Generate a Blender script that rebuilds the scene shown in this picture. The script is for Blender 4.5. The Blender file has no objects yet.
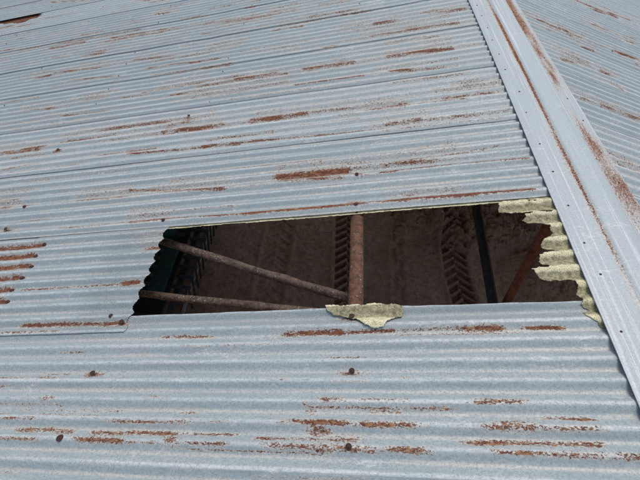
import bpy, bmesh, math, random
import numpy as np
from mathutils import Vector, Matrix
random.seed(4); rng = np.random.default_rng(7)

# stains, nails and broken edges surveyed on the roof, in metres (down the slope, along the ridge)
RUST_LEFT = [ (4.22,4.53,4.301,4.288,0.012,0.7), (4.25,4.83,4.037,4.082,0.007,0.6), (3.52,4.12,3.996,4.061,0.007,0.7), (3.70,4.03,4.242,4.262,0.012,0.5),
    (4.22,4.46,3.652,3.621,0.022,0.9), (3.43,4.23,3.619,3.675,0.012,0.9), (3.43,3.97,3.410,3.449,0.007,0.8), (2.85,3.33,3.632,3.667,0.012,0.7),
    (2.34,2.67,3.416,3.426,0.007,0.9), (3.12,3.39,4.246,4.250,0.022,0.6), (3.27,3.50,4.790,4.804,0.012,0.7), (2.32,2.74,4.198,4.220,0.012,0.9),
    (2.18,2.71,4.004,4.024,0.007,0.9), (2.20,2.54,3.616,3.631,0.022,0.8), (3.79,4.17,2.963,3.001,0.012,0.7), (3.28,3.58,3.016,3.008,0.022,0.8),
    (3.09,3.25,3.000,3.008,0.007,0.6), (2.41,2.97,2.997,2.986,0.007,1.0), (2.42,2.83,3.031,3.028,0.022,0.7), (3.01,3.64,2.786,2.809,0.007,0.8),
    (2.80,2.98,2.781,2.792,0.007,0.8), (2.40,2.48,2.799,2.791,0.012,0.7), (2.03,2.29,2.781,2.775,0.012,0.8), (3.72,4.27,2.783,2.809,0.012,0.5),
    (3.53,3.96,2.382,2.357,0.012,0.9), (2.95,3.47,2.424,2.409,0.012,0.9), (2.06,2.55,2.356,2.360,0.022,1.0), (2.26,2.55,2.473,2.432,0.022,0.7),
    (3.46,3.81,2.157,2.131,0.007,0.6), (1.89,2.74,2.112,2.140,0.007,0.9), (4.77,5.74,5.787,6.149,0.012,0.8), (3.75,3.95,5.324,5.385,0.012,0.9),
    (2.23,2.32,4.207,4.198,0.012,0.8), (1.73,2.02,4.216,4.243,0.022,0.9), (1.38,1.86,3.952,4.013,0.007,0.7), (1.43,1.87,3.614,3.598,0.012,0.6),
    (1.07,1.23,3.597,3.601,0.012,0.8), (0.79,1.01,3.584,3.594,0.022,0.9), (0.48,1.04,3.352,3.360,0.012,0.8), (1.51,1.70,3.363,3.355,0.007,0.7),
    (1.07,1.19,3.353,3.361,0.007,0.5), (1.75,2.12,2.987,2.983,0.022,1.0), (2.12,2.27,2.983,3.070,0.007,0.8), (1.13,1.57,2.975,2.982,0.022,1.0),
    (1.63,2.30,2.777,2.762,0.012,0.8), (1.07,1.60,2.752,2.754,0.007,1.1), (0.53,0.92,2.982,2.985,0.022,1.0), (0.73,0.92,2.738,2.766,0.012,0.9),
    (0.56,0.73,2.728,2.738,0.007,0.6), (1.45,1.88,2.370,2.355,0.022,1.0), (1.15,1.45,2.361,2.370,0.012,0.7), (0.79,1.07,2.324,2.321,0.022,1.1),
    (0.60,0.76,2.315,2.330,0.007,0.6), (1.07,2.18,2.104,2.132,0.007,1.0), (0.96,1.07,2.101,2.104,0.007,0.8), (0.73,0.96,2.138,2.132,0.012,0.9),
    (1.16,1.60,1.735,1.748,0.022,1.2), (1.19,1.58,1.680,1.703,0.012,1.1), (1.10,1.16,1.701,1.710,0.012,0.8), (0.67,0.99,1.752,1.752,0.012,0.9),
    (0.68,1.00,1.703,1.687,0.007,1.2), (0.59,0.68,1.706,1.703,0.007,1.2), (0.58,0.97,1.796,1.757,0.012,0.7), (0.24,0.56,3.577,3.612,0.022,0.8),
    (0.33,0.79,3.348,3.377,0.012,0.8), (0.42,0.81,2.962,2.983,0.022,0.9), (0.48,0.64,3.062,3.086,0.012,0.7), (0.42,0.83,2.717,2.738,0.012,0.6),
    (0.26,0.45,2.390,2.404,0.012,0.9), (0.28,0.59,2.338,2.347,0.012,0.9), (0.44,0.85,2.298,2.316,0.007,0.8), (0.73,0.86,2.137,2.133,0.022,1.0),
    (0.22,0.73,2.129,2.126,0.012,0.6), (0.23,0.59,1.689,1.706,0.007,0.8), (0.34,0.58,1.824,1.796,0.007,0.6), (3.41,3.57,1.776,1.786,0.012,1.0),
    (3.42,3.52,1.703,1.714,0.022,0.9), (2.56,2.94,1.700,1.710,0.012,0.8), (1.90,2.60,1.695,1.760,0.007,0.8), (1.90,2.33,1.686,1.716,0.012,1.0),
    (2.76,2.96,1.463,1.474,0.007,0.9), (2.46,2.76,1.473,1.463,0.007,0.8), (2.22,2.46,1.479,1.473,0.012,1.0), (1.76,2.19,1.461,1.476,0.007,1.1),
    (0.90,1.76,1.466,1.461,0.007,1.3), (0.51,0.90,1.468,1.466,0.012,1.3), (0.26,0.51,1.464,1.468,0.007,1.3), (2.21,2.93,1.043,1.038,0.007,0.9),
    (2.22,2.32,1.049,1.043,0.012,1.3), (2.18,2.27,1.265,1.265,0.012,1.2), (2.19,2.79,0.819,0.822,0.010,1.1), (2.53,2.88,0.782,0.781,0.006,0.7),
    (1.73,1.99,0.743,0.744,0.006,0.9), (1.16,1.42,0.747,0.744,0.010,1.2), (0.94,1.16,0.750,0.747,0.006,1.1), (0.73,0.94,0.752,0.750,0.006,0.9),
    (0.55,0.73,0.747,0.752,0.010,1.2), (0.34,0.48,0.745,0.749,0.006,1.2), (2.39,2.45,0.471,0.470,0.010,0.8), (1.88,1.96,0.479,0.478,0.006,0.8),
    (2.42,2.60,0.390,0.388,0.006,1.0), (1.58,2.10,0.390,0.384,0.006,0.7), (2.33,2.50,0.350,0.347,0.010,0.9), (2.27,2.33,0.348,0.350,0.006,1.0),
    (1.77,2.15,0.348,0.343,0.010,1.0), (1.74,1.80,0.391,0.389,0.010,0.8), (1.55,1.77,0.349,0.348,0.006,0.7), (2.38,2.55,0.312,0.312,0.006,1.0),
    (1.99,2.21,0.315,0.316,0.010,1.2), (1.85,1.98,0.312,0.312,0.006,1.1), (1.77,1.82,0.317,0.319,0.018,1.1), (1.58,1.73,0.315,0.315,0.006,0.9),
    (0.55,0.71,0.474,0.470,0.010,0.8), (0.34,0.68,0.391,0.390,0.010,1.1), (0.52,0.64,0.393,0.394,0.018,1.0), (0.35,0.51,0.420,0.424,0.006,0.9),
    (0.35,0.76,0.348,0.343,0.010,0.9), (0.52,0.67,0.315,0.316,0.006,1.2), (0.34,0.52,0.312,0.315,0.010,1.2), (0.26,0.32,0.315,0.313,0.010,1.0),
    (0.91,0.96,0.392,0.391,0.010,1.0), (0.87,0.96,0.313,0.310,0.006,1.0), (1.16,1.25,0.476,0.476,0.010,1.1), (0.93,1.12,0.475,0.477,0.006,0.6),
    (1.13,1.39,0.394,0.397,0.010,1.2), (0.90,1.10,0.392,0.392,0.010,1.2), (1.21,1.28,0.367,0.372,0.018,1.2), (1.27,1.30,0.433,0.454,0.018,0.9),
    (1.16,1.47,0.339,0.338,0.006,0.9), (1.04,1.43,0.311,0.316,0.010,1.0), (1.19,1.26,0.310,0.308,0.018,1.1), (0.87,1.01,0.313,0.315,0.010,1.1),
    (0.94,1.08,0.437,0.435,0.006,0.7), (1.38,1.40,0.554,0.554,0.010,0.7), (0.92,0.95,0.553,0.553,0.006,1.0), (1.73,1.79,0.423,0.422,0.006,0.6),
    (1.14,1.18,0.805,0.806,0.006,0.5) ]
RUST_RIGHT = [ (0.23,0.46,3.549,3.587,0.012,0.9), (0.45,0.68,3.561,3.573,0.022,1.0), (0.38,0.77,3.413,3.549,0.012,0.7), (0.33,0.56,3.010,3.030,0.012,0.8),
    (1.07,1.41,4.575,4.645,0.007,0.8), (1.41,1.64,4.645,4.681,0.012,1.1), (1.63,2.03,4.778,4.902,0.022,1.0), (2.13,2.43,5.524,5.514,0.007,1.1),
    (1.13,1.19,4.215,4.219,0.012,0.8), (1.16,1.23,4.002,4.038,0.012,0.7), (1.54,1.77,4.168,4.231,0.007,1.0), (1.49,1.68,4.027,4.056,0.007,0.8),
    (0.67,0.82,3.546,3.566,0.022,0.8), (0.82,1.06,3.566,3.578,0.007,0.8), (0.70,0.83,3.341,3.348,0.012,0.8), (1.13,1.42,3.575,3.594,0.012,1.1),
    (0.46,0.63,3.009,2.987,0.022,0.8), (0.33,0.46,2.890,2.908,0.012,0.8), (0.45,0.52,2.912,2.947,0.012,0.9), (0.71,0.83,2.966,2.944,0.022,1.0),
    (0.71,0.82,2.787,2.746,0.012,0.9), (0.28,0.47,2.360,2.376,0.012,0.8), (0.43,0.56,2.368,2.378,0.022,1.0), (0.56,0.76,2.378,2.384,0.022,1.0),
    (1.28,1.33,3.446,3.432,0.012,0.8), (0.27,0.33,1.728,1.712,0.012,1.1), (0.34,0.39,1.719,1.707,0.012,1.1), (0.25,0.46,2.392,2.414,0.007,0.6),
    (0.27,0.41,2.017,2.007,0.007,0.3) ]
NAILS = [(1.129, 0.58), (1.135, 0.346), (1.12, 1.704), (1.123, 1.486), (2.222, 1.487), (3.305, 1.717), (3.326, 1.501), (2.252, 0.577), (2.272, 0.348), (2.285,
    0.822), (2.215, 0.82), (1.133, 0.814), (3.391, 2.297), (2.382, 2.498)]
CAPNAILS = [(0.168, 3.574), (0.169, 3.374), (0.164, 3.161), (0.171, 2.963), (0.167, 2.753), (0.171, 2.55), (0.148, 2.282), (0.161, 2.065), (0.164, 1.779), (0.16,
    1.563), (0.16, 1.333), (0.163, 1.116), (0.156, 0.957), (0.172, 0.713)]
CAPNAILSR = [(0.128, 3.506), (0.114, 3.206), (0.137, 2.741), (0.13, 2.243), (0.154, 2.033), (0.148, 1.748), (0.148, 1.521)]
KNOBS = [(2.976, 1.359), (2.984, 1.271), (2.967, 1.199), (2.975, 1.118), (2.99, 1.041), (2.975, 0.972)]
TEAR = [(6.662, 6.071), (6.478, 6.013), (5.982, 5.792), (5.84, 5.836), (5.569, 5.774), (5.536, 5.61), (5.565, 5.524), (5.663, 5.498), (5.769, 5.46), (5.916,
    5.486), (6.172, 5.569), (6.359, 5.641)]
FIBRE_OUT = [(0.217, 1.411), (0.3, 1.408), (0.373, 1.396), (0.421, 1.402), (0.444, 1.378), (0.45, 1.346), (0.408, 1.319), (0.357, 1.317), (0.344, 1.297), (0.368,
    1.287), (0.345, 1.26), (0.298, 1.25), (0.261, 1.234), (0.26, 1.193), (0.274, 1.172), (0.311, 1.153), (0.324, 1.132), (0.314, 1.109), (0.274, 1.098),
    (0.262, 1.089), (0.338, 1.079), (0.348, 1.053), (0.346, 1.033), (0.319, 1.021), (0.329, 1.011), (0.366, 1.014), (0.391, 1.005), (0.382, 0.98), (0.365,
    0.959), (0.331, 0.948), (0.247, 0.947), (0.247, 0.915), (0.258, 0.888), (0.246, 0.86), (0.256, 0.839), (0.236, 0.817), (0.261, 0.801), (0.256, 0.775),
    (0.229, 0.766), (0.221, 0.742), (0.189, 0.741), (0.172, 1.405)]
FIBRE_HOLES = [[(0.32, 1.4), (0.276, 1.401), (0.28, 1.385), (0.314, 1.386)], [(0.282, 1.325), (0.224, 1.324), (0.232, 1.311), (0.261, 1.311)], [(0.357, 1.317),
    (0.305, 1.321), (0.316, 1.309), (0.35, 1.307)]]
FRAG = [(1.25, 0.861), (1.216, 0.867), (1.163, 0.858), (1.121, 0.861), (1.091, 0.857), (1.037, 0.865), (1.004, 0.856), (0.966, 0.86), (0.934, 0.853), (0.922,
    0.844), (0.92, 0.82), (0.933, 0.803), (0.957, 0.799), (0.986, 0.782), (1.006, 0.765), (1.039, 0.757), (1.075, 0.767), (1.099, 0.79), (1.141, 0.805),
    (1.183, 0.816), (1.236, 0.837)]
BRACE1 = ([-2.358, 1.493, -0.741], [-1.077, 1.015, -0.48])
BRACE2 = ([-2.261, 1.146, -0.83], [-1.326, 0.979, -0.575])
BAR = ([-0.261, 2.059, -0.595], [-0.194, 1.21, -0.833])
RED = ([-0.138, 1.4, -0.163], [-0.092, 1.279, -1.035])
CAMPOS = [-1.265, -0.0, 1.2069]
SUNAZ, SUNEL, SUN_E, SKY_S, EXPO = 20, 74, 1.5, .13, 0.04


PITCH = math.radians(14.177); CP, SP = math.cos(PITCH), math.sin(PITCH)
PER = 0.0762; CREST = 0.242; AMP = 0.0077
GROUND = -4.0
sc = bpy.context.scene
C = sc.collection

# ------------------------------------------------------------ helpers
def link(name, me, mat=None, parent=None):
    o = bpy.data.objects.new(name, me); C.objects.link(o)
    if mat is not None: me.materials.append(mat)
    if parent is not None: o.parent = parent
    return o
def empty(name, loc=(0, 0, 0)):
    o = bpy.data.objects.new(name, None); C.objects.link(o); o.location = loc
    o.empty_display_size = .2
    return o
def tag(o, label=None, cat=None, group=None, kind=None):
    for k, v in (('label', label), ('category', cat), ('group', group), ('kind', kind)):
        if v: o[k] = v
    return o
def slope(side, s, t, h=0.0):
    """roof coordinates (metres down the slope, along the ridge, above the crests) -> world"""
    x = s * CP + h * SP; z = -s * SP + h * CP
    return (-x if side < 0 else x, t, z)
def slope_np(side, s, t, h):
    x = s * CP + h * SP; z = -s * SP + h * CP
    return np.stack([-x if side < 0 else x, t, z], -1)
def corr(t):
    return AMP * (np.cos(2 * np.pi * (t - CREST) / PER) - 1)
def vnoise(x, seed, f=1.0):
    """smooth 1-D value noise, -1..1"""
    r = np.random.default_rng(seed).uniform(-1, 1, 4096)
    u = np.asarray(x, float) * f + 517.3; i = np.floor(u).astype(int); w = u - i; w = w * w * (3 - 2 * w)
    return r[i % 4096] * (1 - w) + r[(i + 1) % 4096] * w
def vnoise2(x, y, seed, f=1.0):
    r = np.random.default_rng(seed).uniform(-1, 1, (256, 256))
    u = np.asarray(x, float) * f + 91.7; v = np.asarray(y, float) * f + 57.1
    i = np.floor(u).astype(int); j = np.floor(v).astype(int); a = u - i; b = v - j
    a = a * a * (3 - 2 * a); b = b * b * (3 - 2 * b)
    g = lambda p, q: r[p % 256, q % 256]
    return (g(i, j) * (1 - a) + g(i + 1, j) * a) * (1 - b) + (g(i, j + 1) * (1 - a) + g(i + 1, j + 1) * a) * b
def inside(px, py, poly):
    res = np.zeros(px.shape, bool); n = len(poly); j = n - 1
    for i in range(n):
        xi, yi = poly[i]; xj, yj = poly[j]
        c = ((yi > py) != (yj > py)) & (px < (xj - xi) * (py - yi) / (yj - yi + 1e-12) + xi)
        res ^= c; j = i
    return res
def grid_mesh(name, P, keep=None, attrs=None, uv=None, flip=False):
    """P: (n,m,3) array of points; keep: (n-1,m-1) mask of faces"""
    n, m = P.shape[:2]
    idx = np.arange(n * m).reshape(n, m)
    q = np.stack([idx[:-1, :-1], idx[1:, :-1], idx[1:, 1:], idx[:-1, 1:]], -1)
    q = q[keep] if keep is not None else q.reshape(-1, 4)
    if flip: q = q[:, ::-1]
    used = np.unique(q); remap = -np.ones(n * m, int); remap[used] = np.arange(len(used))
    V = P.reshape(-1, 3)[used]; F = remap[q]
    me = bpy.data.meshes.new(name)
    me.vertices.add(len(V)); me.vertices.foreach_set('co', V.astype(np.float32).ravel())
    me.loops.add(F.size); me.loops.foreach_set('vertex_index', F.ravel().astype(np.int32))
    me.polygons.add(len(F)); me.polygons.foreach_set('loop_start', np.arange(0, F.size, 4, dtype=np.int32))
    me.polygons.foreach_set('loop_total', np.full(len(F), 4, np.int32))
    me.update(calc_edges=True)
    me.polygons.foreach_set('use_smooth', np.ones(len(F), bool))
    for k, a in (attrs or {}).items():
        at = me.attributes.new(k, 'FLOAT', 'POINT'); at.data.foreach_set('value', a.reshape(-1)[used].astype(np.float32))
    if uv is not None:
        at = me.attributes.new('st', 'FLOAT_VECTOR', 'POINT')
        at.data.foreach_set('vector', uv.reshape(-1, 3)[used].astype(np.float32).ravel())
    me.update(); return me
def thicken(o, th):
    m = o.modifiers.new('thickness', 'SOLIDIFY'); m.thickness = th; m.offset = -1 if not o.name.startswith('ridge_cap') else 0; m.use_even_offset = False
def tube(name, p0, p1, r, mat, parent=None, seg=14, rings=24, rough=0.0, seed=0, r1=None, flat=1.0):
    p0, p1 = np.array(p0, float), np.array(p1, float); ax = p1 - p0; L = np.linalg.norm(ax); ax /= L
    u = np.cross(ax, (0, 0, 1.)); u = u / np.linalg.norm(u) if np.linalg.norm(u) > .05 else np.array((1., 0, 0)); v = np.cross(ax, u)
    r1 = r if r1 is None else r1
    bm = bmesh.new(); rows = []
    for i in range(rings + 1):
        f = i / rings; row = []
        for k in range(seg):
            a = 2 * math.pi * k / seg
            rr = (r + (r1 - r) * f) * (1 + rough * float(vnoise2(f * L * 9, k * .8, 11 + seed)))
            c = p0 + ax * L * f + u * rough * r * 2 * float(vnoise(f * L, 5 + seed, 1.4))
            row.append(bm.verts.new(c + u * math.cos(a) * rr + v * math.sin(a) * rr * flat))
        rows.append(row)
    for i in range(rings):
        for k in range(seg):
            bm.faces.new((rows[i][k], rows[i][(k + 1) % seg], rows[i + 1][(k + 1) % seg], rows[i + 1][k]))
    bm.faces.new(rows[0][::-1]); bm.faces.new(rows[-1])
    for f in bm.faces: f.smooth = len(f.verts) == 4
    me = bpy.data.meshes.new(name); bm.to_mesh(me); bm.free()
    return link(name, me, mat, parent)
def box_bm(bm, c, d, rot=None, bev=0.0):
    r = bmesh.ops.create_cube(bm, size=1.0); vs = r['verts']
    bmesh.ops.scale(bm, vec=d, verts=vs)
    if bev:
        es = list({e for v in vs for e in v.link_edges})
        g = bmesh.ops.bevel(bm, geom=es, offset=bev, segments=2, affect='EDGES', profile=.6); vs = list({v for f in g['faces'] for v in f.verts} | {v for v in vs if v.is_valid})
    if rot is not None: bmesh.ops.rotate(bm, verts=vs, cent=(0, 0, 0), matrix=rot)
    bmesh.ops.translate(bm, verts=vs, vec=c)
def bm_obj(name, bm, mat, parent=None):
    me = bpy.data.meshes.new(name); bm.to_mesh(me); bm.free(); return link(name, me, mat, parent)
def box(name, c, d, mat, parent=None, rot=None, bev=0.0):
    bm = bmesh.new(); box_bm(bm, c, d, rot, bev); return bm_obj(name, bm, mat, parent)

# ------------------------------------------------------------ materials
class NT:
    def __init__(s, name):
        s.m = bpy.data.materials.new(name); s.m.use_nodes = True; s.t = s.m.node_tree; s.t.nodes.clear()
        s.out = s.n('ShaderNodeOutputMaterial'); s.b = s.n('ShaderNodeBsdfPrincipled'); s.l(s.b.outputs[0], s.out.inputs[0])
    def n(s, k, **kw):
        x = s.t.nodes.new(k)
        for a, v in kw.items(): setattr(x, a, v)
        return x
    def l(s, a, b): s.t.links.new(a, b)
    def put(s, inp, v):
        if isinstance(v, bpy.types.NodeSocket): s.l(v, inp)
        else: inp.default_value = v
    def math(s, op, a, b=None, c=None, clamp=False):
        x = s.n('ShaderNodeMath', operation=op, use_clamp=clamp)
        for i, v in enumerate((a, b, c)):
            if v is not None: s.put(x.inputs[i], v)
        return x.outputs[0]
    def attr(s, name, out='Fac'):
        return s.n('ShaderNodeAttribute', attribute_name=name).outputs[out]
    def scale(s, v, sc_):
        x = s.n('ShaderNodeVectorMath', operation='MULTIPLY'); s.put(x.inputs[0], v); x.inputs[1].default_value = sc_; return x.outputs[0]
    def noise(s, v, scale, detail=3, rough=.55, dist=0.0):
        x = s.n('ShaderNodeTexNoise'); s.put(x.inputs['Vector'], v)
        x.inputs['Scale'].default_value = scale; x.inputs['Detail'].default_value = detail
        x.inputs['Roughness'].default_value = rough; x.inputs['Distortion'].default_value = dist; return x.outputs[0]
    def step(s, v, lo, hi, a=0.0, b=1.0):
        x = s.n('ShaderNodeMapRange', interpolation_type='SMOOTHSTEP'); s.put(x.inputs[0], v)
        for i, q in enumerate((lo, hi, a, b)): x.inputs[i + 1].default_value = q
        return x.outputs[0]
    def mix(s, f, a, b):
        x = s.n('ShaderNodeMix', data_type='RGBA'); s.put(x.inputs[0], f)
        for i, q in ((6, a), (7, b)):
            s.put(x.inputs[i], q if isinstance(q, bpy.types.NodeSocket) else (*q, 1))
        return x.outputs[2]
    def bump(s, h, dist, strength=1.0):
        x = s.n('ShaderNodeBump'); s.put(x.inputs['Height'], h); x.inputs['Distance'].default_value = dist; x.inputs['Strength'].default_value = strength
        s.l(x.outputs[0], s.b.inputs['Normal'])
    def obj(s): return s.n('ShaderNodeTexCoord').outputs['Object']

RUST_D, RUST_M, RUST_O = (.070, .024, .016), (.185, .062, .032), (.36, .185, .085)
def rusty_metal(name, corrugated=True):
    t = NT(name); st = t.attr('st', 'Vector')
    sep = t.n('ShaderNodeSeparateXYZ'); t.l(st, sep.inputs[0]); v = sep.outputs[1]
    rust = t.attr('rust'); cover = t.attr('cover'); tone = t.attr('tone')
    if corrugated:
        ph = t.math('MULTIPLY', t.math('SUBTRACT', v, CREST), 2 * math.pi / PER)
        c = t.math('COSINE', ph)
        st_s = t.scale(st, (1, 14, 1)); st_l = t.scale(st, (.45, 26, 1)); st_r = t.scale(st, (1, 2.3, 1))
    else:
        c = t.math('MULTIPLY', 0.0, v)
        st_s = t.scale(st, (14, 1, 1)); st_l = t.scale(st, (30, .35, 1)); st_r = t.scale(st, (2.3, 1, 1))
    big = t.noise(st, 2.2, 3); streak = t.noise(st_s, 3.0, 5, .62); longs = t.noise(st_l, 2.0, 4, .6)
    spang = t.noise(st, 120, 2, .6); fine = t.noise(st, 420, 2, .6)
    col = t.mix(t.step(t.math('ADD', streak, t.math('MULTIPLY', tone, .45)), .35, .68), (.315, .375, .380), (.43, .485, .480))
    col = t.mix(t.math('MULTIPLY', t.step(big, .45, .75), .35), col, (.36, .435, .455))
    if not corrugated: col = t.mix(.55, col, (.50, .555, .57))
    # chalky oxide and painted-in highlights on the crests, dust in the troughs
    crest = t.math('MULTIPLY', t.step(c, .55, 1.0), t.step(longs, .42, .70))
    if corrugated:
        col = t.mix(t.math('MULTIPLY', crest, .75), col, (.68, .70, .68))
        val = t.math('MULTIPLY', t.step(c, -.99, -.62, 1, 0), t.step(t.noise(st_l, 3.1, 4, .65), .34, .58))
        col = t.mix(t.math('MULTIPLY', val, .75), col, (.60, .575, .51))
    else:
        wht = t.step(longs, .56, .62)
        w2 = t.step(t.noise(t.scale(st, (75, .25, 1)), 2.0, 3, .5), .60, .66)
        col = t.mix(t.math('MULTIPLY', w2, .75), col, (.74, .75, .74))
        col = t.mix(t.math('MULTIPLY', wht, .8), col, (.68, .70, .70))
    blotch = t.step(t.noise(t.scale(st, (1, 1.6, 1)), 11, 6, .75, .8), .60, .70)
    col = t.mix(t.math('MULTIPLY', blotch, .55), col, (.62, .64, .63))
    scuff = t.math('MULTIPLY', t.step(t.noise(t.scale(st, (1, 2.5, 1)), 5, 3, .6, .4), .60, .70), t.step(t.noise(t.scale(st, (1, 3, 1)), 45, 4, .7, .6), .46, .60))
    col = t.mix(t.math('MULTIPLY', scuff, .75), col, (.70, .71, .69))
    # part once covered by a lapping sheet: darker, greener, pitted
    col = t.mix(t.math('MULTIPLY', cover, .5), col, (.27, .315, .31))
    col = t.mix(t.math('MULTIPLY', t.step(spang, .46, .62), .46 if corrugated else .2), col, (.235, .285, .295))
    sp2 = t.noise(st_r, 210, 3, .65)
    col = t.mix(t.math('MULTIPLY', t.step(sp2, .54, .66), .45), col, (.58, .62, .61))
    mid = t.noise(st_r, 48, 5, .75)
    col = t.mix(t.math('MULTIPLY', t.step(mid, .50, .66), .42 if corrugated else .15), col, (.22, .275, .295))
    cr2 = t.math('MULTIPLY', t.step(c, .80, 1.0), t.step(t.noise(st_r, 40, 5, .75), .40, .55)) if corrugated else t.math('MULTIPLY', 0.0, v)
    col = t.mix(t.math('MULTIPLY', cr2, .38), col, (.74, .76, .75))  # thin crisp highlight along each crest, painted into the colour
    pit = t.math('MULTIPLY', t.step(fine, .55, .63), t.math('ADD', .60, t.math('MULTIPLY', cover, .6)))
    pit = t.math('MULTIPLY', pit, t.step(streak, .35, .6))
    col = t.mix(pit, col, (.14, .16, .16))
    # rust
    rn = t.noise(st_r, 75, 6, .78); rl = t.noise(st_s, 7, 4, .7)
    e = t.math('ADD', rust, t.math('MULTIPLY', t.math('SUBTRACT', rn, .5), 1.9))
    rf = t.noise(t.scale(st, (1, 1.5, 1)), 120, 5, .8)
    e = t.math('ADD', e, t.math('MULTIPLY', t.math('SUBTRACT', rf, .5), 2.6))
    e = t.math('ADD', e, t.math('MULTIPLY', t.math('SUBTRACT', rl, .5), .5))
    has = t.step(rust, .03, .16)
    m = t.math('MULTIPLY', t.step(e, .44, .56), has)
    halo = t.math('MULTIPLY', t.step(e, .05, .45), has)
    spk = t.step(t.noise(st_r, 70, 5, .75), .50, .58)
    col = t.mix(t.math('MULTIPLY', halo, .50), col, (.47, .36, .25))
    col = t.mix(t.math('MULTIPLY', t.math('MULTIPLY', halo, spk), .95), col, (.76, .73, .65))
    rc = t.mix(t.step(t.noise(st_r, 90, 4, .7), .38, .56), RUST_D, RUST_M)
    org = t.attr('orange')
    rc = t.mix(t.math('MULTIPLY', t.step(t.noise(st_r, 34, 4, .7), .44, .62), t.math('ADD', .25, t.math('MULTIPLY', org, 1.1)), clamp=True), rc, RUST_O)
    col = t.mix(m, col, rc)
    t.l(col, t.b.inputs['Base Color'])
    t.put(t.b.inputs['Metallic'], t.math('MULTIPLY', t.math('SUBTRACT', 1.0, t.math('MAXIMUM', m, t.math('MULTIPLY', halo, .5))), .12))
    rg = t.math('ADD', .56, t.math('MULTIPLY', spang, .14)); rg = t.math('ADD', rg, t.math('MULTIPLY', m, .3), clamp=True)
    t.put(t.b.inputs['Roughness'], rg)
    hgt = t.math('ADD', t.math('MULTIPLY', fine, .25), t.math('MULTIPLY', t.math('MULTIPLY', m, rn), 1.2))
    hgt = t.math('ADD', hgt, t.math('MULTIPLY', streak, .8))
    t.bump(hgt, .0012, .8 if corrugated else .15)
    return t.m
M_SHEET = rusty_metal('weathered_corrugated_iron')
M_CAP = rusty_metal('weathered_flat_iron', False)

def fibre_mat():
    t = NT('lichened_fibre_sheet'); st = t.attr('st', 'Vector'); y = t.attr('yellow')
    a = t.noise(st, 60, 6, .7); b = t.noise(st, 260, 3, .65); g = t.noise(t.scale(st, (1, 6, 1)), 8, 4, .6)
    col = t.mix(t.step(a, .36, .62), (.22, .20, .11), (.50, .46, .28))
    col = t.mix(t.step(y, .15, .8), col, t.mix(t.step(a, .3, .6), (.62, .57, .30), (.86, .81, .55)))
    col = t.mix(t.math('MULTIPLY', t.step(b, .52, .62), .85), col, (.12, .115, .07))
    col = t.mix(t.math('MULTIPLY', t.step(g, .56, .70), .5), col, (.60, .58, .44))
    t.l(col, t.b.inputs['Base Color']); t.b.inputs['Roughness'].default_value = .95
    t.bump(t.math('ADD', a, t.math('MULTIPLY', b, .6)), .004, .8); return t.m
M_FIBRE = fibre_mat()
def pipe_mat(name, base, dark, speck, amount, sc_=30):
    t = NT(name); o = t.obj(); a = t.noise(o, sc_, 5, .7); b = t.noise(o, sc_ * 3.3, 4, .7); c = t.noise(o, 5, 3)
    col = t.mix(t.step(a, .35, .62), dark, base)
    col = t.mix(t.math('MULTIPLY', t.step(b, .68 - amount, .76 - amount), t.step(c, .3, .6)), col, speck)
    t.l(col, t.b.inputs['Base Color']); t.b.inputs['Roughness'].default_value = .85
    t.bump(t.math('ADD', a, b), .004, .7); return t.m
M_PURLIN = pipe_mat('rusty_pipe', (.165, .078, .044), (.075, .034, .020), (.52, .45, .37), .085)
M_RED = pipe_mat('red_rusty_pipe', (.22, .068, .040), (.085, .03, .02), (.46, .32, .24), .05)
M_BRACE = pipe_mat('scaly_pole', (.125, .085, .058), (.045, .031, .023), (.36, .32, .26), .11)
M_BLACK = pipe_mat('dark_steel', (.035, .035, .035), (.015, .015, .016), (.10, .09, .085), .0)
M_NAIL = pipe_mat('nail_rust', (.10, .05, .035), (.035, .02, .016), (.2, .12, .08), .0, 200)
M_GREEN = pipe_mat('green_paint', (.010, .045, .033), (.005, .020, .016), (.06, .045, .03), .0, 12)
M_YELLOW = pipe_mat('yellow_paint', (.22, .15, .03), (.12, .08, .02), (.3, .2, .08), .0, 20)
M_TYRE = pipe_mat('black_rubber', (.03, .03, .03), (.018, .018, .018), (.08, .06, .05), .0, 20)
M_POST = pipe_mat('grey_timber', (.22, .18, .14), (.10, .08, .06), (.3, .26, .2), .0, 8)
M_CONC = pipe_mat('pale_concrete', (.34, .32, .29), (.22, .20, .18), (.45, .43, .4), .0, 9)
def soil_mat():
    t = NT('red_brown_earth'); o = t.obj(); a = t.noise(o, 1.1, 5, .6); b = t.noise(o, 14, 6, .7); c = t.noise(o, 70, 4, .7)
    col = t.mix(t.step(a, .35, .65), SOIL_A, SOIL_B)
    col = t.mix(t.math('MULTIPLY', t.step(b, .40, .66), .55), col, SOIL_C)
    col = t.mix(t.math('MULTIPLY', t.step(c, .66, .74), .6), col, (.30, .24, .19))
    d = t.noise(o, 2.6, 5, .65, .5); col = t.mix(t.math('MULTIPLY', t.step(d, .52, .68), .6), col, (.60, .42, .29))
    t.l(col, t.b.inputs['Base Color']); t.b.inputs['Roughness'].default_value = .95
    t.bump(t.math('ADD', b, t.math('MULTIPLY', c, .8)), .06, 1.0); return t.m
SOIL_A, SOIL_B, SOIL_C = (.50, .285, .165), (.62, .385, .24), (.22, .115, .064)
M_SOIL = soil_mat()
def bounce_ground_mat():
    t = NT('pale_bounce_ground'); o = t.obj(); a = t.noise(o, .35, 5, .6); b = t.noise(o, 6, 5, .7)
    col = t.mix(t.step(a, .35, .65), (.42, .32, .21), (.50, .37, .24)); col = t.mix(t.step(b, .55, .75), col, (.22, .19, .09))  # unseen ground, made pale to bounce warm light under the roof
    t.l(col, t.b.inputs['Base Color']); t.b.inputs['Roughness'].default_value = .95; return t.m

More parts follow.
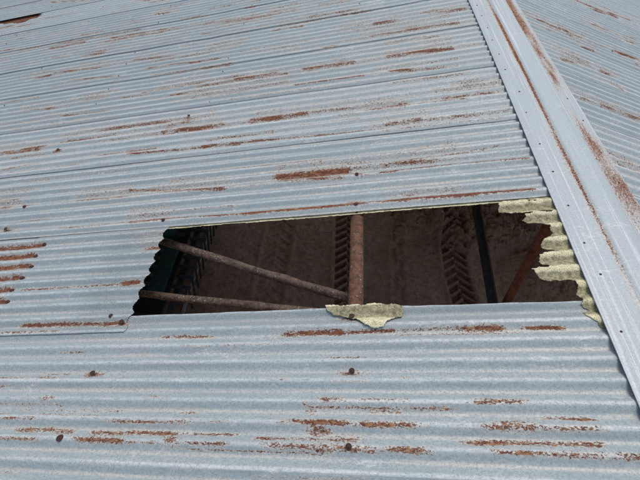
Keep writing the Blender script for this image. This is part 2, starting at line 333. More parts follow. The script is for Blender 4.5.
# ------------------------------------------------------------ shed
shed = tag(empty('shed', (0, 0, GROUND)), 'low pitched farm shed with rust streaked corrugated iron roof and one missing sheet', 'shed')
SH = shed.location
bpy.context.view_layer.update()
def adopt(o, par=None):
    par = par or shed
    o.parent = par
    if par is shed: o.matrix_parent_inverse = Matrix.Translation((0, 0, GROUND)).inverted()   # the sheets themselves sit at the world origin
    return o

# extra small streaks where the photograph has only faint ones / out of the measured area
def extra(n, s0, s1, t0, t1, seed, ws=(.007, .012, .02)):
    r = np.random.default_rng(seed); out = []
    for _ in range(n):
        t = r.uniform(t0, t1); k = round((t - CREST) / PER); t = CREST + k * PER + r.choice([-.022, -.006, .012, .03])
        s = r.uniform(s0, s1); L = r.choice([.15, .3, .5, .8]); out.append((s, s + L, t, t, r.choice(list(ws)), r.uniform(.35, .85)))
    return out
EXTRA_LEFT = extra(230, .3, 8, 4.0, 7.6, 3) + extra(60, 4.4, 8, .5, 4.6, 5) + extra(130, .3, 4.6, 2.1, 4.8, 8, (.006, .009, .014)) + extra(34, .4, 3.4, .1, .7, 18, (.004, .006)) + extra(8, .3, 3.4, 1.5, 2.1, 28, (.006,))
EXTRA_RIGHT = extra(95, .3, 5, 2.0, 9, 13) + extra(10, .3, 3, -.5, 2, 14)
def rust_field(S, T_, patches, seed):
    R = np.zeros_like(S)
    lump = .78 + .30 * vnoise2(S * 1.0, T_ * 6, seed, 9) + .20 * vnoise2(S, T_ * 4, seed + 1, 28)
    for (a, b, ta, tb, w, st_) in patches:
        if max(ta, tb) < .74: w = w * .78; st_ = min(st_, 1.0) * .86
        elif st_ < 1.2: st_ = st_ * .88
        if tb < T_.min() - .1 and ta < T_.min() - .1 or ta > T_.max() + .1 and tb > T_.max() + .1: continue
        f = np.clip((S - a) / max(b - a, .02), 0, 1); tc = ta + (tb - ta) * f
        # water carries the rust along one corrugation: snap to it
        dt = T_ - tc
        ends = np.clip(np.minimum(S - a, b - S) / .05 + .6, 0, 1)
        R = np.maximum(R, st_ * np.exp(-(dt / (w * 1.3)) ** 2) * ends)
    return R * np.clip(lump, .25, 1.25)

def roof_sheet(side, s0, s1, t0, t1, patches, ds=.025, dt=PER / 12, seed=0, label=None, cut=None, cover_to=None, lift=.0009, base=0.0, endcover=None):
    ns = int((s1 - s0) / ds) + 1; nt = int(round((t1 - t0) / dt)) + 1
    s = np.linspace(s0, s1, ns); t = np.linspace(t0, t1, nt)
    S, T_ = np.meshgrid(s, t, indexing='ij')
    f = (T_ - t0) / (t1 - t0)
    h = corr(T_) + base + .0014 * (1 - f) - .0012 * f
    lift = lift * float(np.random.default_rng(500 + seed).choice([.3, .8, 1.6, 2.4])) * np.clip((S - .25) / .3, .1, 1)
    h += lift * np.exp(-((T_ - t0) / .03) ** 2) * (.55 + .9 * vnoise(S, 31 + seed, .9) + .3 * vnoise(S, 41 + seed, 4))
    h += .0016 * vnoise2(S, T_, 61, 1.3) * np.clip(S, .2, 1) + .0012 * vnoise2(S, T_ * 1.5, 71, 4) - .005 * np.exp(-((vnoise2(S, T_, 72, .8) - .75) / .18) ** 2) * np.clip(S - .3, 0, 1) * (t0 > 1.4)
    Tj = T_.copy()
    Tj[:, 0] += .0018 * vnoise(s, 81 + seed, 3) + .0008 * vnoise(s, 82 + seed, 20)
    Tj[:, -1] += .003 * vnoise(s, 83 + seed, 2.5) + .0012 * vnoise(s, 84 + seed, 17)
    h += np.exp(-((T_ - t1) / .02) ** 2) * .0035 * vnoise(S, 85 + seed, 3.1) * (t1 < .9)
    Sj = S.copy()
    rust = rust_field(S, T_, patches, 100 + seed)
    cov = np.zeros_like(S)
    if cover_to is not None: cov = np.clip((T_ - cover_to) / .008, 0, 1)
    if endcover is not None: cov = np.maximum(cov, np.clip((endcover + .04 * vnoise2(S, T_, 3, 12) - S) / .15, 0, 1))
    keep = None
    if cut is not None:
        keep = cut((S[:-1, :-1] + S[1:, 1:]) / 2, (T_[:-1, :-1] + T_[1:, 1:]) / 2)
    P = slope_np(side, Sj, Tj, h)
    uv = np.stack([S + seed * 3.7, T_, np.full_like(S, seed * .91)], -1)
    tone = np.full_like(S, float(np.random.default_rng(900 + seed).uniform(-.35, .35)))
    org = np.clip(.3 + .5 * vnoise2(S, T_, 17 + seed, 2.2), 0, 1)
    me = grid_mesh('roof_sheet', P, keep, dict(rust=rust, cover=cov, tone=tone, orange=org), uv, flip=(side > 0))
    o = link('roof_sheet', me, M_SHEET); thicken(o, .0011)
    adopt(o)
    if label: o['label'] = label
    o['group'] = 'corrugated iron roof sheets'
    return o

LAPS = [1.42, 2.04, 2.65, 3.27, 3.88, 4.49, 5.10, 5.71, 6.32, 6.93]
def companions(P, seed):
    r = np.random.default_rng(seed); out = []
    for (a, b_, ta, tb, w, st_) in P:
        if st_ >= .7 and w >= .012 and ta > 1.2:
            L = b_ - a
            for k in (1, 2):
                u = r.uniform(0, .45) * L; v = r.uniform(0, .3) * L
                out.append((a + u - .1, b_ - v + .1, ta + PER * (k * .62), tb + PER * (k * .62), .020, r.uniform(.30, .46)))
            out.append((a - L * .4, b_ + L * .4, ta, tb, .016, .34))
    return out
def lap_rust(laps, s1, seed):
    r = np.random.default_rng(seed); out = []
    for t in laps:
        s = .3
        while s < s1:
            L = r.uniform(.2, 1.1)
            if r.random() < .6: out.append((s, s + L, t + .026, t + .026, .007, r.uniform(.35, .8)))
            s += L + r.uniform(0, .4)
    return out
PL = RUST_LEFT + EXTRA_LEFT + companions(RUST_LEFT, 4) + lap_rust(LAPS[1:], 8, 6)
PL += [(s_ - .035, s_ + .045, t_ - .004, t_ - .004, .013, .9) for s_, t_ in NAILS]
# orange streak along the lapped edge of the near sheet, and the rust pooled under old end laps
PL += [(a, a + .9, c, c, 0.015, 1.4) for a, c in zip([2.976, 2.984, 2.967, 2.975, 2.99, 2.975], [1.347, 1.271, 1.195, 1.118, 1.042, .966])]
rows = [-.455, .155, .765, 1.42, 2.04, 2.65, 3.27, 3.88, 4.49, 5.10, 5.71, 6.32, 6.93, 7.54]
S_END = 8.35
def tear(a, b):
    jag = .03 * vnoise(b, 5, 40) + .02 * vnoise(b, 6, 90)
    return ~inside(a + jag, b, TEAR)
def near_cut(a, b): return ~((b > .853 + .002 * vnoise(a, 9, 9)))
for k in range(len(rows) - 1):
    t0, t1 = rows[k], rows[k + 1] + .085
    near = t0 < 3.3
    ds, dt = (.02, PER / 14) if near else (.045, PER / 10)
    kw = {}
    if k == 1:
        o = roof_sheet(-1, .12, S_END, t0, .852, PL, ds, dt, 1, 'blue grey roof sheet below the hole with a darker strip along its exposed lap edge', None, .770)
        # beyond the hole the lap stays covered by the remaining sheet
    elif k == 2:
        o = roof_sheet(-1, 2.155, 3.04, t0, 1.50, PL, .006, PER / 20, 2, 'short dull grey remnant sheet whose scalloped end stops at the hole',
                       lambda a, b: ~((a < 2.185 + .004 * vnoise(b, 3, 40) + .012 * np.cos(2 * np.pi * (b - CREST) / PER + 2.2)) & (b < 1.6)), None, .004, .0015, 2.55)
        roof_sheet(-1, 2.9, S_END, t0, t1, PL, .02, PER / 14, 22, 'lower roof sheet left of the hole with rusty trough ends', None, None, .004, -.003)
    else:
        cut = tear if k in (7, 8, 9) else None
        names = {3: 'roof sheet above the hole with a long rust line along its lower edge', 4: 'second roof sheet above the hole with a long thin rust line over the lap',
                 5: 'third roof sheet above the hole', 8: 'far roof sheet torn open at the top left corner'}
        if k in (7, 8, 9): ds = .02
        roof_sheet(-1, .12, S_END, t0, t1, PL, ds, dt, 10 + k, names.get(k), cut)
PR = RUST_RIGHT + EXTRA_RIGHT + companions(RUST_RIGHT + EXTRA_RIGHT, 5) + lap_rust([2.08, 2.69, 3.30, 3.91, 4.52, 5.13, 5.74, 6.35, 6.96], 5, 7)
rrows = [-.36, .25, .86, 1.47, 2.078, 2.69, 3.30, 3.91, 4.52, 5.13, 5.74, 6.35, 6.96, 7.57]
for k in range(len(rrows) - 1):
    near = rrows[k] < 4.3
    roof_sheet(1, .12, 3.9, rrows[k], rrows[k + 1] + .085, PR, .025 if near else .05, PER / 12 if near else PER / 9, 40 + k)
# dark rusted old sheet showing in the tear at the far left
roof_sheet(-1, 5.2, 7.6, 5.2, 6.5, [(5, 8, tt, tt, .05, 1.8) for tt in np.arange(5.1, 6.6, .05)], .03, PER / 8, 60, 'dark red rusted lining sheet under the far tear', None, None, 0, -.022)

# ridge cap ---------------------------------------------------
def cap_section():
    pts = []   # (x, z) world section and arc length
    def sl(side, s, h): q = slope(side, s, 0, h); return (q[0], q[2])
    pts += [sl(-1, .2135, .0056), sl(-1, .2115, .0062), sl(-1, .205, .0068)]
    for s in np.linspace(.19, .085, 7): pts.append(sl(-1, s, .0075 + .002 * (.2 - s) * 5))
    pts += [sl(-1, .076, .0065), sl(-1, .070, .0065)]
    a0 = sl(-1, .062, .013)
    pts.append(a0)
    R = 12
    for i in range(1, R):
        f = i / R; x = a0[0] * (1 - 2 * f); pts.append((x, a0[1] + .011 * math.sin(math.pi * f) ** .8))
    pts.append((-a0[0], a0[1]))
    pts += [sl(1, .070, .0065), sl(1, .076, .0065)]
    for s in np.linspace(.085, .185, 7): pts.append(sl(1, s, .0075))
    pts += [sl(1, .197, .0078), sl(1, .204, .0066), sl(1, .205, .0058)]
    return pts
CAPRUST = []
def ridge_cap(t0, t1, seed, h):
    pts = cap_section(); xs = np.array([p[0] for p in pts]); zs = np.array([p[1] for p in pts])
    arc = np.concatenate([[0], np.cumsum(np.hypot(np.diff(xs), np.diff(zs)))])
    t = np.arange(t0, t1, .02)
    X, T_ = np.meshgrid(xs, t, indexing='ij'); Z = np.repeat(zs[:, None], len(t), 1); A = np.repeat(arc[:, None], len(t), 1)
    Z = Z + h + .0014 + .0010 * vnoise2(A * 3, T_, 70 + seed, 2.5) + .0005 * vnoise2(A, T_, 71 + seed, 7)
    X = X + .0015 * vnoise(T_, 72 + seed, 1.2) + .0006 * vnoise(T_, 73 + seed, 9)
    L = arc[-1]; cr = arc[11]; cr2 = L - cr
    # rust along the left crease and all over the right flange
    n1 = vnoise(T_, 75, 3.1); n2 = vnoise(T_, 76, 2.2)
    side = np.clip(.55 + .25 * n1 + np.exp(-((T_ - 2.9) / .55) ** 2) * .65 - np.clip((1.1 - T_) * 1.0, 0, .8), 0, 1.25)
    r = side * np.exp(-((A - cr + .004) / .010) ** 2)
    r = np.maximum(r, .42 * np.exp(-((A - cr + .012) / .016) ** 2) * np.clip(n2 + .5, 0, 1))
    fl = np.clip((A - cr2 - .004) / .02, 0, 1) * (.43 + .28 * n2 + .32 * vnoise2(A * 5, T_, 77, 6))
    fl *= 1 - .55 * np.clip((A - L + .030) / .03, 0, 1)
    fl = fl * (1 - .35 * np.clip((A - (cr2 + .06)) / .04, 0, 1) * (T_ > 2.5))
    fl = fl + .22 * (T_ > 2.3) * np.clip((A - cr2 - .004) / .02, 0, 1) * np.clip((L - .035 - A) / .02, 0, 1)
    r = np.maximum(r, fl)
    r = np.maximum(r, .35 * np.exp(-((A - arc[2] - .004) / .006) ** 2) * np.clip(vnoise(T_, 79, 5), 0, 1))
    org = np.clip(.62 + .4 * vnoise2(A, T_, 80, 2.0) + .2 * (T_ > 2.4), 0, 1)
    uv = np.stack([A + seed, T_, np.full_like(A, 5.5)], -1)
    P = np.stack([X, T_, Z], -1)
    me = grid_mesh('ridge_cap', P, None, dict(rust=r, cover=0 * A, tone=.4 + 0 * A, orange=org), uv, flip=True)
    o = link('ridge_cap', me, M_CAP); thicken(o, .0012); adopt(o); return o
cap = ridge_cap(-1.5, 4.95, 0, 0.0); cap['label'] = 'flat flanged ridge cap with rusty crease and rusty right flange'
ridge_cap(4.85, 7.6, 3, .003)

# nails --------------------------------------------------------
def nail_mesh(r=.0075, hgt=.005, washer=.0):
    bm = bmesh.new()
    prof = [(0, hgt), (r * .5, hgt * .93), (r * .85, hgt * .6), (r, hgt * .1), (r, -.002)]
    if washer: prof[-1:] = [(r, .0012), (washer, .0008), (washer, -.002)]
    rings = []
    for (q, z) in prof[1:]:
        rings.append([bm.verts.new((q * math.cos(a), q * math.sin(a), z)) for a in [2 * math.pi * i / 14 for i in range(14)]])
    top = bm.verts.new((0, 0, hgt))
    for i in range(14):
        bm.faces.new((top, rings[0][i], rings[0][(i + 1) % 14]))
        for a, b in zip(rings, rings[1:]): bm.faces.new((a[i], b[i], b[(i + 1) % 14], a[(i + 1) % 14]))
    for f in bm.faces: f.smooth = True
    me = bpy.data.meshes.new('nail'); bm.to_mesh(me); bm.free(); me.materials.append(M_NAIL); return me
NM = nail_mesh(washer=.011); NM2 = nail_mesh(.0055, .0035); NM3 = nail_mesh(.0095, .007, .0135)
def nail(mesh, side, s, t, h, par, tilt=0):
    o = bpy.data.objects.new('nail', mesh); C.objects.link(o)
    o.location = Vector(slope(side, s, t, h)); 
    o.rotation_euler = (random.uniform(-.12, .12), -PITCH if side < 0 else PITCH, random.uniform(0, 6))
    o.rotation_mode = 'XYZ'
    adopt(o, par); return o
sheets = [o for o in C.objects if o.name.startswith('roof_sheet')]
def sheet_under(side, t, s):
    lst = rows if side < 0 else rrows
    k = max(i for i, a in enumerate(lst) if a <= t)
    return k
left_sheets = {}
i = 0
for o in sheets:
    left_sheets[o.name] = o
def snap(t): return CREST + round((t - CREST) / PER) * PER
def par_for(side, s, t):
    best = sheets[0]
    for o in sheets:
        m = o['rng'] if 'rng' in o else None
    return best

# simple lookup: remember each sheet's rectangle in roof coordinates
def find_sheet(side, s, t):
    for o in sheets[::-1]:
        if o.get('label', '').startswith('dark red'): continue
        v = o.data.vertices; a = v[0].co; b = v[len(v) - 1].co
        sa, sb = sorted((abs(a.x) / CP, abs(b.x) / CP)); ta, tb = sorted((a.y, b.y))
        if (a.x < 0) == (side < 0) and sa - .05 <= s <= sb + .05 and ta <= t <= tb - .08: return o
    return sheets[0]
for (s, t) in NAILS:
    tt = snap(t) if abs(snap(t) - t) < .03 else t
    big = (s > 2 and t < .9)
    nail(NM3 if (big and t < .4) else NM, -1, s, tt, .004, find_sheet(-1, s, t))
for (s, t) in KNOBS:
    nail(NM3, -1, s - .01, t - .004, -.010, find_sheet(-1, 3.2, 1.2))
for s_ in (1.13, 2.26, 3.35, 4.45, 5.5, 6.6, 7.7):
    for k in range(5, 110, 3):
        t = CREST + k * PER
        if s_ < 3.4 and t < 2.6 or random.random() < .6 or (s_ < 2.3 and t < 2.0): continue
        nail(NM2, -1, s_ + random.uniform(-.012, .012), t, .002, find_sheet(-1, s_, t))
for s_ in (1.1, 2.2, 3.3, 4.4):
    for k in range(-5, 110, 3):
        if random.random() < .7: continue
        nail(NM2, 1, s_ + random.uniform(-.012, .012), CREST + k * PER, .002, find_sheet(1, s_, CREST + k * PER))
for (s, t) in CAPNAILS: nail(NM2, -1, s, t, .009, cap)
for (s, t) in CAPNAILSR: nail(NM2, 1, s, t, .009, cap)
t = .5
while t > -1.4: nail(NM2, -1, .163, t, .009, cap); t -= .21
t = 3.75
while t < 4.8: nail(NM2, -1, .165, t, .009, cap); nail(NM2, 1, .14, t + .05, .009, cap); t += .21

# broken fibre sheet ------------------------------------------
def fibre_patch(name, poly, holes, h0, cell=.0032, th=.0040, jag=.0055, yellow=None, seed=0, parent=None, label=None):
    th = th * .7
    ss = [p[0] for p in poly]; ts = [p[1] for p in poly]
    s = np.arange(min(ss) - .01, max(ss) + .01, cell); t = np.arange(min(ts) - .01, max(ts) + .01, cell)
    S, T_ = np.meshgrid(s, t, indexing='ij')
    js = jag * (vnoise2(S, T_, 5 + seed, 40) + .6 * vnoise2(S, T_, 6 + seed, 110)); jt = jag * (vnoise2(S, T_, 7 + seed, 45) + .6 * vnoise2(S, T_, 8 + seed, 120))
    c = lambda a: (a[:-1, :-1] + a[1:, 1:]) / 2
    keep = inside(c(S + js), c(T_ + jt), poly)
    for hl in holes: keep &= ~inside(c(S + js * .5), c(T_ + jt * .5), hl)
    h = corr(T_) + h0 + .0018 * vnoise2(S, T_, 9 + seed, 60) + .0010 * vnoise2(S, T_, 19 + seed, 140) + .004 * vnoise2(S, T_, 10 + seed, 6)
    y = yellow(S, T_) if yellow else 0 * S
    me = grid_mesh(name, slope_np(-1, S, T_, h), keep, dict(yellow=y), np.stack([S, T_, 0 * S], -1))
    o = link(name, me, M_FIBRE); thicken(o, th)
    if parent: adopt(o, parent)
    if label: o['label'] = label
    return o
fibre_patch('fibre_sheet', FIBRE_OUT, FIBRE_HOLES, .0015, yellow=lambda S, T_: np.clip((np.cos(2 * np.pi * (T_ - CREST) / PER) - .35) * .75 + .36 + .35 * vnoise2(S, T_, 2, 30), 0, 1),  # ribs shaded in colour: bright cream crests, darker flanks
            seed=3, parent=shed, label='torn yellowish fibre sheet left hanging in broken fingers under the ridge cap')
strip = [(.19, 1.435), (.19, 1.402)] + [(float(s), float(1.409 + .003 * vnoise(s, 3, 5) + .003 * vnoise(s, 4, 22))) for s in np.arange(.3, 2.2, .02)] + [(2.3, 1.397), (2.6, 1.400), (2.9, 1.408), (2.9, 1.435)]
fibre_patch('lap_strip', strip, [], -.0075, .005, .003, .002, yellow=lambda S, T_: .75 + 0 * S, seed=5, parent=shed, label='thin pale yellow strip showing under the sheet edge above the hole')
frag = empty('fibre_fragment', slope(-1, 1.09, .81, .006))
tag(frag, 'broken olive and pale yellow fibre piece lying on the lower edge of the hole', 'roofing fragment')
bpy.context.view_layer.update()
def to_frag(o):
    o.parent = frag; o.matrix_parent_inverse = frag.matrix_world.inverted()
top = [p for p in FRAG]
o = fibre_patch('sheet_piece', FRAG, [], .0075, .0025, .006, .004, seed=9,
                yellow=lambda S, T_: np.clip((.806 - T_) / .012 + .35 * vnoise2(S, T_, 4, 60), 0, 1) + np.clip((T_ - .853) / .006, 0, 1)); to_frag(o)

# structure under the roof ------------------------------------
def pole(name, p0, p1, r, mat, **k): return adopt(tube(name, p0, p1, r, mat, **k))
def ext(p0, p1, a, b):
    p0, p1 = np.array(p0), np.array(p1); d = p1 - p0; return p0 - d * a, p1 + d * b
for i, s_ in enumerate((1.118, 3.35, 4.45, 5.5, 6.6, 7.7)):
    o = pole('purlin', slope(-1, s_ + (.012 if i == 0 else 0), -1.2, -.052), slope(-1, s_ - (.012 if i == 0 else 0), 7.4, -.055), .0335, M_PURLIN, rings=160, rough=.05, seed=i)
    if i == 0: o['label'] = 'rusty pipe purlin crossing the hole'
pole('purlin', slope(-1, 2.30, -1.2, -.052), slope(-1, 2.30, 7.4, -.052), .03, M_PURLIN, rings=60, rough=.05, seed=21)
for s_ in (.35, 1.3, 2.3, 3.3): 
    pole('purlin', slope(1, s_, -1.2, -.052), slope(1, s_, 7.4, -.052), .03, M_PURLIN, rings=20, seed=31)
a, b = ext(*BRACE1, .25, 0.0); o = pole('brace', a, b, .023, M_BRACE, rings=90, rough=.16, seed=2); o['label'] = 'scaly diagonal brace running up to the purlin'
a, b = ext(*BRACE2, .3, .35); o = pole('brace', a, b, .020, M_BRACE, rings=90, rough=.16, seed=7); o['label'] = 'lower scaly brace at the near edge of the hole'
a, b = ext(*BAR, .8, 1.2); o = pole('tie_bar', a, b, .033, M_BLACK, seg=4, rings=20, rough=.02); o['label'] = 'black flat bar under the right half of the hole'
p0, p1 = np.array(RED[0]), np.array(RED[1]); dd = (p1 - p0) / (p0[2] - p1[2])
o = pole('post', p0 - dd * .07, p0 + dd * (p0[2] - GROUND), .024, M_RED, rings=60, rough=.06, seed=4); o['label'] = 'leaning red rusted pipe post below the ridge cap'
for y in (-1.0, 5.6, 7.3):
    pole('rafter', slope(-1, .05, y, -.11), slope(-1, S_END - .05, y, -.11), .04, M_PURLIN, rings=20)
    pole('rafter', slope(1, .05, y, -.11), slope(1, 3.8, y, -.11), .04, M_PURLIN, rings=20)
    for side, s_ in ((-1, 8.1), (-1, 4.4), (1, 3.7), (1, .12)):
        q = slope(side, s_, y, -.14); pole('post', (q[0], y, q[2]), (q[0], y, GROUND), .06, M_POST, rings=12)
# walls: left eave and far gable are sheeted, the rest is open
def wall(name, p, q, ztop, mat, lab):
    p, q = np.array(p, float), np.array(q, float); L = np.linalg.norm(q - p); n = int(L / .0095)
    f = np.linspace(0, 1, n); z = np.linspace(0, 1, 12)
    F_, Z_ = np.meshgrid(f, z, indexing='ij')
    d = (q - p) / L; nn = np.array((-d[1], d[0]))
    off = AMP * np.cos(2 * np.pi * F_ * L / PER)
    X = p[0] + d[0] * L * F_ + nn[0] * off; Y = p[1] + d[1] * L * F_ + nn[1] * off
    zt = ztop(X)
    Z = GROUND + .05 + (zt - GROUND - .05) * Z_
    rust = np.clip(.25 + .3 * vnoise2(F_ * L, Z, 5, 1), 0, 1)
    me = grid_mesh(name, np.stack([X, Y, Z], -1), None, dict(rust=rust, cover=0 * Z, tone=0 * Z, orange=0 * Z), np.stack([Z, F_ * L, 0 * Z], -1))
    o = link(name, me, M_SHEET); thicken(o, .001); adopt(o); o['label'] = lab; return o
roofz = lambda X: -np.abs(X) * SP / CP - .10
WALLS = False
if WALLS:
    wall('wall', (-8.0, -1.1), (-8.0, 7.35), roofz, M_SHEET, 'corrugated left side wall')

# ------------------------------------------------------------ ground
def tyre(dx, y, hw, pitch, sgn=1):
    e = np.clip((hw - np.abs(dx)) / .02, 0, 1)
    left = (dx < 0)
    ph = (y + sgn * np.abs(dx) * .75 + np.where(left, .5 * pitch, 0)) / pitch
    q = ph - np.floor(ph)
    lug = np.clip((.5 - np.abs(q - .5)) / .08 - 1.6, 0, 1) * np.where(np.abs(dx) < .02, .4, 1)
    return -.012 * e - .10 * e * lug, e
def ground_patch():
    x = np.arange(-6.0, 5.0, .0125); y = np.arange(1.2, 7.2, .0125)
    X, Y = np.meshgrid(x, y, indexing='ij')
    Z = .035 * vnoise2(X, Y, 1, .7) + .022 * vnoise2(X, Y, 2, 2.1) + .012 * vnoise2(X, Y, 3, 6) + .007 * vnoise2(X, Y, 4, 17) + .006 * vnoise2(X, Y, 44, 38) * np.clip(vnoise2(X, Y, 45, 2) + .6, 0, 1)
    for xc, dir_, hw, pit, sg in ((lambda v: 1.00 + .05 * np.sin(v * .9) + .02 * np.sin(v * 3.1) , 1, .20, .16, 1), (lambda v: -.76 - .03 * (v - 3), 1, .20, .15, 1), (lambda v: -1.90 + .03 * np.sin(v * 1.3), 1, .21, .19, 1), (lambda v: -.05 + .02 * v, 1, .09, .5, 1)):
        dz, e = tyre(X - xc(Y), Y, hw, pit, sg)
        fade = np.clip(.75 + .5 * vnoise2(X, Y, 51, 1.1) + .35 * vnoise2(X, Y, 52, 5), .2, 1)
        if pit == .5: fade = fade * .25
        if pit == .19: fade = fade * .16
        Z = Z * (1 - .5 * e) + dz * fade
        Z += .02 * np.exp(-((np.abs(X - xc(Y)) - hw - .04) / .035) ** 2)
    # crumbled bank across the far side of the tracks
    bank = np.clip((Y - (4.15 - .12 * (X - 1) + .18 * vnoise(X, 12, 1.4))) / .45, 0, 1) * np.clip((X + .3) / .6, 0, 1) * np.clip((6.8 - Y) / .8, 0, 1)
    bank2 = np.clip((X - 1.75 - .25 * vnoise(Y, 13, 1.2)) / .6, 0, 1) * np.clip((Y - 3.1) / .8, 0, 1) * np.clip((4.9 - X) / 1, 0, 1) * np.clip((6.8 - Y) / .8, 0, 1)
    b = np.maximum(bank, bank2 * .8)
    cl = lambda f, sd: np.clip(np.abs(vnoise2(X, Y, sd, f)) * 2, 0, 1)
    Z += b * (.20 + .10 * cl(3.2, 21) + .07 * cl(8, 22) + .035 * cl(19, 23) + .022 * cl(43, 24) + .010 * cl(85, 25))
    edge = np.minimum.reduce([X + 6.0, 5.0 - .0125 - X, Y - 1.2, 7.2 - .0125 - Y])
    Z = .006 + np.maximum(Z + .08, 0) * np.clip(edge / .5, 0, 1)
    return grid_mesh('earth_floor', np.stack([X, Y, Z + GROUND], -1))
tag(link('earth_floor', ground_patch(), M_SOIL), kind='structure')
bm = bmesh.new(); bmesh.ops.create_grid(bm, x_segments=60, y_segments=60, size=300)
for v in bm.verts: v.co.z = GROUND
tag(bm_obj('ground', bm, bounce_ground_mat()), kind='structure')
bm = bmesh.new(); bmesh.ops.create_grid(bm, x_segments=40, y_segments=40, size=1)
for v in bm.verts: v.co = Vector((v.co.x * 13 - 1.5, v.co.y * 12 + 4, GROUND + .003))
tag(bm_obj('yard', bm, M_SOIL), kind='structure')
# loose clods on the crumbled bank
bm = bmesh.new()
for i in range(420):
    x = random.uniform(-.2, 3.6); y = random.uniform(4.05, 5.4) if x < 2 else random.uniform(3.5, 5.4)
    r = random.choice([.012, .016, .02, .03, .045]) * random.uniform(.7, 1.2)
    g = bmesh.ops.create_icosphere(bm, subdivisions=2, radius=r)
    q = Vector((random.random() * 9, random.random() * 9, 0))
    for v in g['verts']:
        k = 1 + .35 * float(vnoise2(v.co.x / r + q.x, v.co.y / r + v.co.z / r + q.y, 3, 1.3)); v.co *= k; v.co.z *= .7
    bmesh.ops.translate(bm, verts=g['verts'], vec=(x, y, GROUND + .10 + (.17 if y > 4.45 or x > 2.2 else .0) + random.uniform(0, .05)))
tag(bm_obj('earth_clods', bm, M_SOIL), 'crumbled brown earth clods heaped on the bank under the hole', 'soil', kind='stuff')
# long pale kerb at the side of the wheel tracks
k = box('floor_kerb', (-3.06, 3.6, GROUND + .10), (.035, 5.2, .12), M_CONC, bev=.006)
tag(k, 'thin pale edging strip along the dirt floor beside the green machine', 'kerb')

# green implement parked in the dark -----------------------------
fm = tag(empty('farm_implement', (-3.75, 3.4, GROUND + .0)), 'dark green farm implement with black tines and a yellow cap, in deep shadow', 'farm machine')
def fpart(o): o.parent = fm; o.matrix_parent_inverse = Matrix.Translation(fm.location).inverted(); return o
G = GROUND - .0
fpart(box('hopper', (-3.80, 4.05, G + .68), (.50, 1.0, .36), M_GREEN, bev=.03))
for j in range(9): fpart(box('slat', (-3.50, 3.60 + j * .115, G + .60), (.16, .045, .05), M_BLACK, bev=.008))
for j in range(6): fpart(box('slat', (-3.78, 2.55 + j * .14, G + .67), (.34, .05, .05), M_BLACK, bev=.008))
fpart(box('panel', (-3.62, 2.95, G + .62), (.40, .85, .06), M_GREEN, bev=.01))
fpart(box('shade_plate', (-3.95, 3.4, G + .40), (1.05, 2.9, .05), M_BLACK, bev=.01))  # dark plate added to stand in for the shade under the implement
fpart(box('drawbar', (-3.28, 3.4, G + .52), (.07, 2.6, .09), M_BLACK, bev=.01))
fpart(box('frame_beam', (-4.15, 3.4, G + .52), (.09, 2.8, .10), M_GREEN, bev=.01))
for yy in (2.3, 3.42, 4.7): fpart(box('cross_member', (-3.7, yy, G + .50), (.86, .08, .08), M_BLACK, bev=.01))
for j in range(11):
    yy = 2.75 + j * .165
    fpart(tube('tine', (-3.34, yy, G + .56), (-3.10, yy - .02, G + .60), .028, M_BLACK, rings=3, seg=10))
    fpart(tube('tine_arm', (-3.12, yy - .02, G + .60), (-3.16, yy - .05, G + .12), .014, M_BLACK, rings=3, seg=8))
fpart(tube('cap', (-3.36, 2.95, G + .50), (-3.34, 3.10, G + .54), .022, M_YELLOW, rings=3))
fpart(tube('tow_frame', (-3.30, 4.55, G + .60), (-2.85, 5.1, G + .62), .022, M_GREEN, rings=4))
fpart(tube('tow_frame', (-2.72, 4.45, G + .60), (-2.85, 5.1, G + .62), .022, M_GREEN, rings=4))
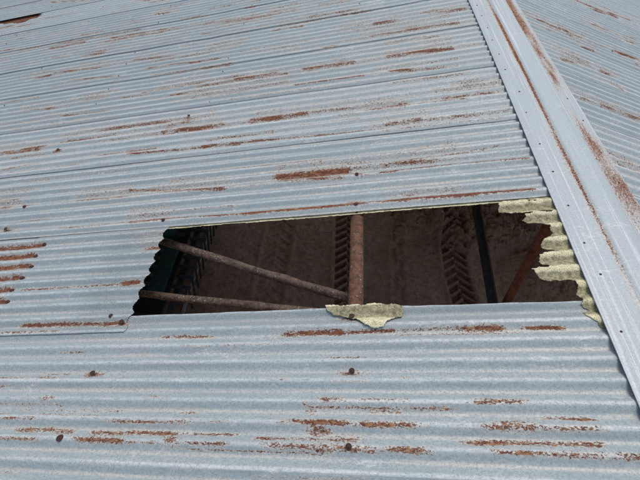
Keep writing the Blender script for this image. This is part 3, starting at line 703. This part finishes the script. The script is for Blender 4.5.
for yy in (2.2, 4.9):
    bm = bmesh.new(); seg = 40
    prof = [(.20, -.07), (.30, -.08), (.345, -.05), (.36, 0), (.345, .05), (.30, .08), (.20, .07)]
    rg = [[bm.verts.new((-4.45 + w, yy + r_ * math.cos(a), G + .36 + r_ * math.sin(a))) for (r_, w) in prof] for a in [2 * math.pi * q / seg for q in range(seg)]]
    for q in range(seg):
        for z in range(len(prof)): bm.faces.new((rg[q][z], rg[(q + 1) % seg][z], rg[(q + 1) % seg][(z + 1) % len(prof)], rg[q][(z + 1) % len(prof)]))
    w = fpart(bm_obj('wheel', bm, M_TYRE)); h_ = tube('hub', (-4.52, yy, G + .36), (-4.38, yy, G + .36), .20, M_GREEN, rings=2, seg=24)
    h_.parent = w; h_.matrix_parent_inverse = Matrix.Translation(fm.location).inverted()
    h_.matrix_parent_inverse = Matrix.Identity(4); h_.location = (0, 0, 0)

fm.location.x += .20
# ------------------------------------------------------------ camera, light
cam = bpy.data.cameras.new('camera'); co = bpy.data.objects.new('camera', cam); C.objects.link(co); sc.camera = co
cam.sensor_width = 36; cam.lens = 36 * 400 / 640; cam.clip_start = .05; cam.clip_end = 2000
RM = [[0.99594, 0.08992, 0.00331], [0.06774, -0.77351, 0.63015], [0.05922, -0.62737, -0.77646]]
M = Matrix([[RM[i][0], -RM[i][1], -RM[i][2], CAMPOS[i]] for i in range(3)] + [[0, 0, 0, 1]])
co.matrix_world = M
SUN_EL, SUN_AZ = math.radians(SUNEL), math.radians(SUNAZ)     # azimuth from +Y towards +X
sd = Vector((math.sin(SUN_AZ) * math.cos(SUN_EL), math.cos(SUN_AZ) * math.cos(SUN_EL), math.sin(SUN_EL)))
sun = bpy.data.lights.new('sun', 'SUN'); sun.energy = SUN_E; sun.angle = math.radians(25); sun.color = (1, .96, .90)
so = bpy.data.objects.new('sun', sun); C.objects.link(so); so.rotation_euler = sd.to_track_quat('Z', 'Y').to_euler(); so.location = (0, 0, 20)
w = bpy.data.worlds.new('World'); sc.world = w; w.use_nodes = True; nt = w.node_tree
bg = nt.nodes['Background']; sky = nt.nodes.new('ShaderNodeTexSky'); sky.sky_type = 'NISHITA'; sky.sun_disc = False
sky.sun_elevation = SUN_EL; sky.sun_rotation = SUN_AZ; sky.dust_density = 3; sky.air_density = 1.0
nt.links.new(sky.outputs[0], bg.inputs[0]); bg.inputs[1].default_value = SKY_S
sc.render.engine = 'CYCLES'
vs = sc.view_settings; vs.view_transform = 'Standard'; vs.look = 'None'; vs.gamma = 1; vs.exposure = EXPO; vs.use_curve_mapping = False
